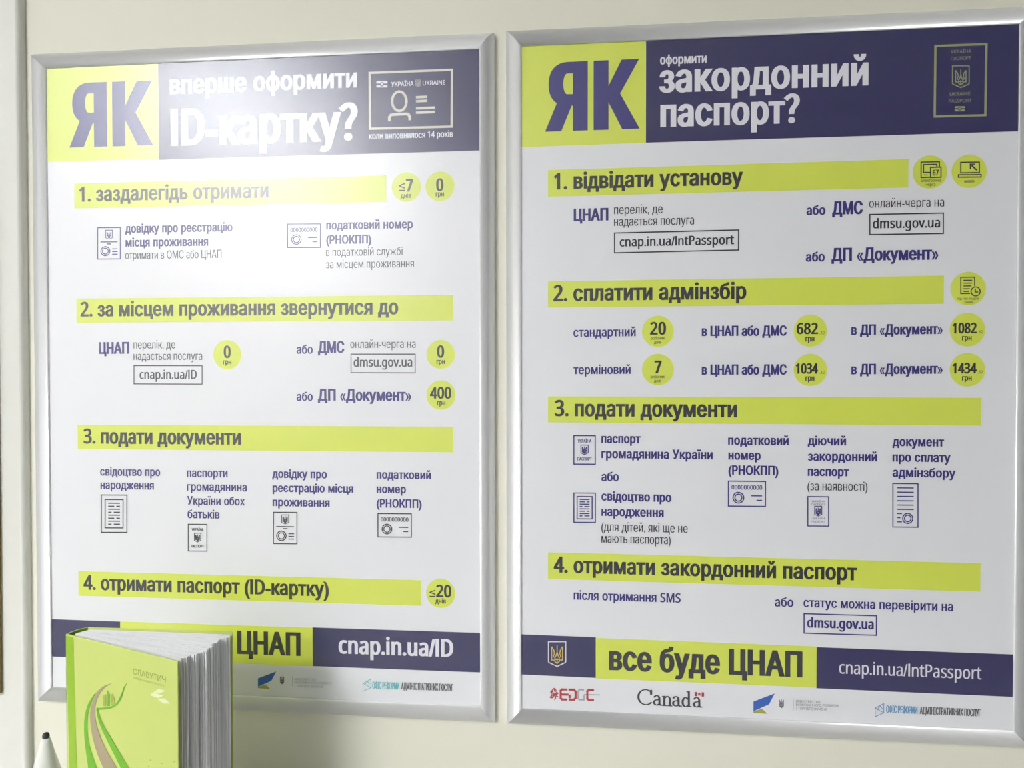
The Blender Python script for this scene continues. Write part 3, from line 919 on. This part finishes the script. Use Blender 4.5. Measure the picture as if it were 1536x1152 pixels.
S.rect('heading_bar', 822, 594.2, 632.9, 1472, 596.8, 639.2, M_LIME)
S.text('3. подати документи', 832, 624, 1105.5, 626.2, 25, 'bold', M_INK)
icon_passport(S, 860.8, 653.5, 892.8, 696.2, .006, M_INDIGO, ['УКРАЇНА'], ['ПАСПОРТ'], 1.7, 4.8)
icon_certificate(S, 860.8, 739.5, 893, 783.5, .008, M_INDIGO, 1.6)
icon_card(S, 1092.5, 721.8, 1148, 759.3, .01, M_INDIGO, 1.7)
icon_passport(S, 1211.6, 745, 1242.8, 789, .01, M_INDIGO, ['УКРАЇНА', 'ПАСПОРТ'], ['UKRAINE', 'PASSPORT'], 1.6, 2.8, 'regular')
icon_receipt(S, 1339.2, 725.3, 1376.8, 790.6, .01, M_INDIGO, 1.7)
for t_, a, b, c, d, kk in (('паспорт', 902, 664.5, 961, 665, 'b'), ('громадянина України', 902, 687, 1069, 689.2, 'b'), ('або', 902, 721.6, 928.3, 721.8, 'b'),
                           ('свідоцтво про', 902, 750.5, 1007, 753.3, 'b'), ('народження', 902, 773.5, 995.5, 776, 'b'),
                           ('(для дітей, які ще не', 902, 796.3, 1031.5, 799.2, 'l'), ('мають паспорта)', 902, 813.8, 1006, 816.4, 'l'),
                           ('податковий', 1092, 667, 1183, 667.8, 'b'), ('номер', 1092.5, 689.3, 1141, 690, 'b'), ('(РНОКПП)', 1092.5, 711.8, 1167.5, 713, 'b'),
                           ('діючий', 1211.5, 667.8, 1269, 668.2, 'b'), ('закордонний', 1211.5, 691, 1315.5, 692, 'b'), ('паспорт', 1211.5, 713.8, 1273.5, 714.6, 'b'),
                           ('(за наявності)', 1211, 735.2, 1301, 736.4, 'l'), ('документ', 1338.5, 669, 1416, 670, 'b'), ('про сплату', 1338.5, 692.2, 1425.5, 693.4, 'b'),
                           ('адмінзбору', 1338.5, 715, 1433, 716.8, 'b')):
    S.text(t_, a, b, c, d, 14.2 if kk == 'b' else 13.6, 'bold' if kk == 'b' else 'light', M_INDIGO if kk == 'b' else M_INK)

S.rect('heading_bar', 822, 827.7, 867.7, 1470.6, 845.4, 888.3, M_LIME)
S.text('4. отримати закордонний паспорт', 830.5, 858.4, 1285.5, 870.8, 24.8, 'bold', M_INK)
S.text('після отримання SMS', 860.5, 899.2, 1021, 904, 14.2, 'semi', M_INDIGO)
S.text('або', 1162, 909.6, 1190, 910.2, 14.2, 'semi', M_INDIGO)
S.text('статус можна перевірити на', 1205, 910.4, 1429.5, 916.6, 14.2, 'semi', M_INDIGO)
S.strokes('outline_box', [([(1206, 920.4), (1314.6, 923.6), (1314.4, 952.8), (1206, 949.5)], True)], 1.8, M_INDIGO)
S.text('dmsu.gov.ua', 1210.5, 941.2, 1310.5, 943.8, 15.2, 'bold', M_INDIGO)

S.rect('footer_panel', 772, 950.6, 1010.9, 893.6, 956.2, 1017.2, M_NAVY, L_BLOCK)
S.rect('footer_panel', 893.6, 956.2, 1017.2, 1224.8, 970.3, 1031.8, M_LIME, L_BLOCK)
S.rect('footer_panel', 1224.8, 970.3, 1031.8, 1530, 982.4, 1046.4, M_NAVY, L_BLOCK)
shield(S, 822.6, 962.5, 848.7, 999.5, M_WHITE, M_GOLD, 1.4)
S.text('все буде ЦНАП', 913.5, 1005, 1203.5, 1015.8, 38.5, 'bold', M_INK)
S.text('cnap.in.ua/IntPassport', 1258.5, 1009.6, 1472, 1019.4, 19, 'regular', M_WHITE)
logo_edge(S, 840, 1033, 1.0, .02)
wordmark_canada(S, 957, 1057.5, 1056.5, 1061.5, 23)
logo_flag(S, 1130, 1040, 1.0)
for i, (t_, xe_) in enumerate((('МІНІСТЕРСТВО', 1230), ('ЕКОНОМІЧНОГО РОЗВИТКУ', 1258), ('І ТОРГІВЛІ УКРАЇНИ', 1240))):
    S.text(t_, 1194, 1053.6 + 5.4 * i, xe_, 1054.6 + 5.4 * i, 3.6, 'light', M_GREY)
logo_reform(S, 1312.5, 1055, 1.0, M_SKY)
S.text('ОФІС РЕФОРМИ', 1329, 1068.8, 1376, 1070.6, 11, 'light', M_SKY)
S.text('АДМІНІСТРАТИВНИХ ПОСЛУГ', 1379.5, 1070.8, 1471, 1074.6, 11, 'light', M_GREY)

# ------------------------------------------------------------------ desk below the posters (out of frame), carries the book and the bottle
M_DESK = mat('white_laminate', (0.76, 0.76, 0.75), 0.35, noise=0.02, nscale=12)
BZ = 0.13
ax, ay = onz(125, 940, BZ)
BT = ay                                   # height of the book's top
BH = 0.240
DESK = BT - BH
desk = empty('desk', (0.5, -.34, 0))
tag(desk, 'white laminate desk under the posters that carries the green book', 'desk')
bevel(MB().box(-.28, 1.5, -.62, -.002, DESK + Z0 - .025, DESK + Z0).build('desktop', M_DESK, desk), .003)
for (x, y) in ((-.22, -.56), (1.44, -.56), (-.22, -.08), (1.44, -.08)):
    MB().box(x - .025, x + .025, y - .025, y + .025, 0, DESK + Z0 - .025).build('leg', M_PVC, desk)

# ------------------------------------------------------------------ green hardback, standing half open
M_BOOK = mat('lime_book_cloth', srgb(190, 202, 112), 0.35, noise=0.03, nscale=30)
M_SPINE = mat('green_book_spine', srgb(142, 180, 40), 0.35, noise=0.02)
M_BGREEN = mat('green_print', srgb(104, 168, 34), 0.4, noise=0.03)
M_BROAD = mat('taupe_print', srgb(160, 146, 118), 0.4, noise=0.06)
M_BOLIVE = mat('olive_book_print', srgb(158, 170, 74), 0.4, noise=0.03)
M_BWHITE = mat('pale_book_print', srgb(220, 228, 178), 0.4, noise=0.05)
M_PAGE = mat('white_page', (0.82, 0.82, 0.84), 0.7, noise=0.02, nscale=100)
M_PAGE2 = mat('printed_page', (0.50, 0.48, 0.47), 0.7, noise=0.3, nscale=60)
bR = ony(349.5, 947, BT); fS = ony(98.5, 951, BT); fE = ony(266, 992, BT)
A = Vector((ax, BZ)); B_ = Vector((bR[0], bR[2])); Sx = Vector((fS[0], fS[2])); E_ = Vector((fE[0], fE[2]))
book = empty('book', w3((A.x + E_.x) / 2, DESK, (A.y + E_.y) / 2))
tag(book, 'lime green hardback book standing half open in front of the left poster', 'book')
def board(a, b, th, name, m, inward, y0=DESK, y1=BT):
    d = (b - a).normalized()
    nrm = Vector((-d.y, d.x)) * th * inward
    P = [a, b, b + nrm, a + nrm]
    v = [w3(p.x, y0, p.y) for p in P] + [w3(p.x, y1, p.y) for p in P]
    o = obj(name, v, [(0, 1, 2, 3), (7, 6, 5, 4), (0, 4, 5, 1), (1, 5, 6, 2), (2, 6, 7, 3), (3, 7, 4, 0)], m, book)
    bevel(o, .0007, 2)
    return o
board(A + Vector((.006, 0)), B_, .0016, 'back_cover', M_BOOK, -1 if False else 1)
dfe = (E_ - Sx).normalized()
H0 = Sx + dfe * .0085
fc = board(Sx, E_, .0018, 'front_cover', M_BOOK, -1)
# spine joining the two covers
dsp = Vector((A.x + .006, A.y)) - Sx
spn = []
NS = 8
for i in range(NS + 1):
    t = i / NS
    p = Sx + dsp * t
    bulge = math.sin(math.pi * t) * .0022
    nn = Vector((-dsp.y, dsp.x)).normalized() * bulge
    if nn.x > 0: nn = -nn
    spn.append(p + nn)
v = []
for yy in (DESK, BT):
    for p in spn:
        v.append(w3(p.x, yy, p.y))
    for p in spn:
        q = p + Vector((.0018, 0))
        v.append(w3(q.x, yy, q.y))
n = NS + 1
f = []
for i in range(NS):
    f += [(i, i + 1, 2 * n + i + 1, 2 * n + i), (n + i, 3 * n + i, 3 * n + i + 1, n + i + 1), (2 * n + i, 2 * n + i + 1, 3 * n + i + 1, 3 * n + i), (i, n + i, n + i + 1, i + 1)]
obj('spine', v, f, M_SPINE, book, smooth=False)
# pages: bundles of leaves fanned between the two covers, rooted at the spine
NP = 46
PT = BT - .0012
root0 = Sx + (A - Sx) * .2 + Vector((.006, 0)); root1 = Sx + (A - Sx) * .85 + Vector((.012, 0))
rnd = random.Random(11)
dF = (E_ - Sx); dB = (B_ - A)
aF = math.atan2(dF.y, dF.x); aB = math.atan2(dB.y, dB.x)
clump = []
edges = [0.0, .13, .26, .40, .58, .80, 1.0]
cl_len = [0, 0, 0, 0, 0, 0]
for ci in range(6):
    mb = MB()
    t0, t1 = edges[ci], edges[ci + 1]
    kN = max(5, int(NP * (t1 - t0)))
    for k in range(kN):
        u = (k + .5) / kN
        # leaves inside one bundle lie close together at the fore-edge
        t = t0 + (t1 - t0) * (.06 + .88 * u)
        t = .03 + .95 * t
        jut = .006 * math.exp(-((t - .35) / .16) ** 2) - .003 * math.exp(-((t - .72) / .12) ** 2)
        r0 = root0 + (root1 - root0) * t
        ang = aF * (1 - t) + aB * t
        Lp = (dF.length * (1 - t) + dB.length * t) - .008 - .004 * abs(2 * u - 1) + jut + rnd.uniform(-.0008, .0008)
        bow = rnd.uniform(-.001, .001) + .003 * math.sin(math.pi * t) * (1 if ci % 2 else -1)
        N = 8
        th = .0007
        pts = []
        for i in range(N + 1):
            s_ = i / N
            d = Vector((math.cos(ang), math.sin(ang)))
            nn = Vector((-d.y, d.x))
            pts.append(r0 + d * (Lp * s_) + nn * (bow * math.sin(math.pi * s_)))
        v = []
        for yy in (DESK + .004, PT - rnd.uniform(0, .0006)):
            for off in (-th / 2, th / 2):
                for i, p in enumerate(pts):
                    d = Vector((math.cos(ang), math.sin(ang)))
                    nn = Vector((-d.y, d.x)) * off
                    v.append(w3(p.x + nn.x, yy, p.y + nn.y))
        M_ = N + 1
        f = []
        for i in range(N):
            f += [(i, i + 1, 2 * M_ + i + 1, 2 * M_ + i), (M_ + i, 3 * M_ + i, 3 * M_ + i + 1, M_ + i + 1), (2 * M_ + i, 2 * M_ + i + 1, 3 * M_ + i + 1, 3 * M_ + i)]
        f.append((N, M_ + N, 3 * M_ + N, 2 * M_ + N))
        mb.add(v, f)
    mb.build('page_bundle', M_PAGE, book, kind=None)

# print on the front cover: plane through Sx-E_, u along the cover, v up
nF = Vector((dfe.y, -dfe.x))              # outward (towards the viewer side)
if nF.y < 0: nF = -nF
def cov_uv(px, py):
    d = ray(px, py)
    o_ = np.array([Sx.x, BT, Sx.y]); nn = np.array([nF.x, 0, nF.y])
    p = CAM + d * (np.dot(o_ - CAM, nn) / np.dot(d, nn))
    return float((p[0] - Sx.x) * dfe.x + (p[2] - Sx.y) * dfe.y), float(p[1])
def cov_to3(u, y, l):
    return w3(Sx.x + dfe.x * u + nF.x * (l + .0), y, Sx.y + dfe.y * u + nF.y * (l + .0))
K = Sheet(fc, cov_uv, cov_to3)
K.quad('spine_band', [(99, 953.2), (110, 956), (116, 1175), (105, 1175)], M_SPINE, .00015)
def ribbon(name, left, right, m, lift=.0003):
    V = [K.uv(*p) for p in left] + [K.uv(*p) for p in right]
    n_ = len(left)
    K.flat(name, V, [(i, i + 1, n_ + i + 1, n_ + i) for i in range(n_ - 1)], m, lift)
def zz(x, y):
    return (90 + x / 4.964, 920 + y / 4.964)
def smooth_pts(P, k=6):
    out = []
    for i in range(len(P) - 1):
        p0 = P[max(i - 1, 0)]; p1 = P[i]; p2 = P[i + 1]; p3 = P[min(i + 2, len(P) - 1)]
        for j in range(k):
            t = j / k
            out.append(tuple(0.5 * (2 * b + (c - a) * t + (2 * a - 5 * b + 4 * c - d) * t * t + (-a + 3 * b - 3 * c + d) * t ** 3) for a, b, c, d in zip(p0, p1, p2, p3)))
    out.append(P[-1])
    return out
def rib(name, L, R_, m, lift=.0003):
    ribbon(name, [zz(*p) for p in smooth_pts(L)], [zz(*p) for p in smooth_pts(R_)], m, lift)
# outer green edge of the road, taupe road, inner green edge
rib('cover_print', [(262, 592), (208, 680), (182, 800), (185, 950), (205, 1100), (225, 1260)], [(266, 594), (226, 690), (206, 800), (215, 950), (252, 1080), (320, 1260)], M_BGREEN)
rib('cover_print', [(385, 521), (320, 545), (262, 610), (228, 720), (232, 850), (262, 990), (310, 1120), (380, 1260)], [(385, 523), (332, 556), (285, 620), (262, 720), (275, 830), (320, 960), (390, 1090), (500, 1260)], M_BROAD, .00035)
rib('cover_print', [(276, 700), (274, 730), (300, 830), (345, 930), (410, 1060), (470, 1180), (520, 1260)], [(290, 702), (288, 730), (325, 830), (385, 930), (455, 1050), (530, 1170), (590, 1260)], M_BGREEN, .0004)
rib('cover_print', [(276, 702), (330, 700), (385, 690), (430, 655), (458, 600), (475, 550), (498, 520)], [(278, 716), (335, 714), (395, 700), (440, 664), (466, 610), (482, 556), (500, 522)], M_BGREEN, .00045)
K.quad('cover_print', [zz(322, 690), zz(322, 612), zz(345, 600), zz(345, 692)], M_BOLIVE, .0003)
K.quad('cover_print', [zz(355, 692), zz(355, 612), zz(348, 565), zz(374, 605), zz(374, 690)], M_BGREEN, .0003)
K.quad('cover_print', [zz(383, 686), zz(383, 605), zz(392, 596), zz(412, 640), zz(405, 676)], M_BOLIVE, .0003)
def ktext(s, xl, yl, xr_, yr_, cap, w, m):
    """text along the cover, following the cover's own horizontals"""
    a = K.uv(xl, yl); b = K.uv(xr_, yr_); c = K.uv(xl, yl - cap)
    V, Fc = text_mesh(s, b[0] - a[0], c[1] - a[1], w)
    y = (a[1] + b[1]) / 2
    K.flat('lettering', [(a[0] + p[0], y + p[1]) for p in V], Fc, m, .0003)
ktext('СЛАВУТИЧ', 200, 1012, 248.5, 1023, 9, 'light', M_BOLIVE)
ktext('ВИБІР МАЙБУТНЬОГО', 200, 1018.5, 248.5, 1030, 3, 'light', M_BOLIVE)
for P in ([(226, 1041), (238, 1033), (249, 1036), (240, 1040)], [(228, 1039), (226, 1043), (238, 1047), (246, 1043)], [(236, 1048), (247, 1047), (256, 1055), (246, 1055)]):
    K.quad('cover_print', P, M_BWHITE, .0003)
rs = random.Random(5)
for i in range(7):
    x, y = rs.uniform(222, 266), rs.uniform(1140, 1160)
    if i == 0: x, y = 226, 1140
    K.quad('cover_print', [(x - 1.6, y), (x, y - 1.1), (x + 1.7, y + .2), (x + .3, y + 1.2)], M_BOLIVE, .0003)

# ------------------------------------------------------------------ white nozzle bottle with black tip, left of the book
M_NOZ = mat('white_plastic_bottle', (0.78, 0.78, 0.75), 0.35)
M_TIP = mat('black_plastic_tip', (0.02, 0.02, 0.02), 0.4)
NZ = 0.10
tx, ty = onz(70.5, 1099, NZ)
s_ = (CAM[2] - NZ) / F_PX         # metres per px there
bx, _ = onz(70, 1152, NZ)
t = empty('glue_bottle', w3(bx, DESK, NZ))
tag(t, 'white cone-nozzled bottle with a black tip, left of the green book', 'bottle')
top = ty
hcone = top - DESK
lean = Matrix.Rotation(math.radians(2.0), 4, 'Y')
def noz(prof, name, m):
    MB().lathe(bx - .0005, -NZ, [(r, z + Z0 + DESK) for r, z in prof], 32).build(name, m, t, smooth=True)
hh = hcone
noz([(.0036, hh - .0065), (.0040, hh - .004), (.0034, hh - .0012), (.0018, hh)], 'black_tip', M_TIP)
noz([(.0168, hh - .052), (.0142, hh - .042), (.0085, hh - .022), (.0058, hh - .011), (.0040, hh - .0062)], 'nozzle', M_NOZ)
noz([(.021, 0), (.0225, .002), (.0225, hh - .068), (.021, hh - .062), (.0168, hh - .056), (.0168, hh - .052)], 'bottle_body', M_NOZ)
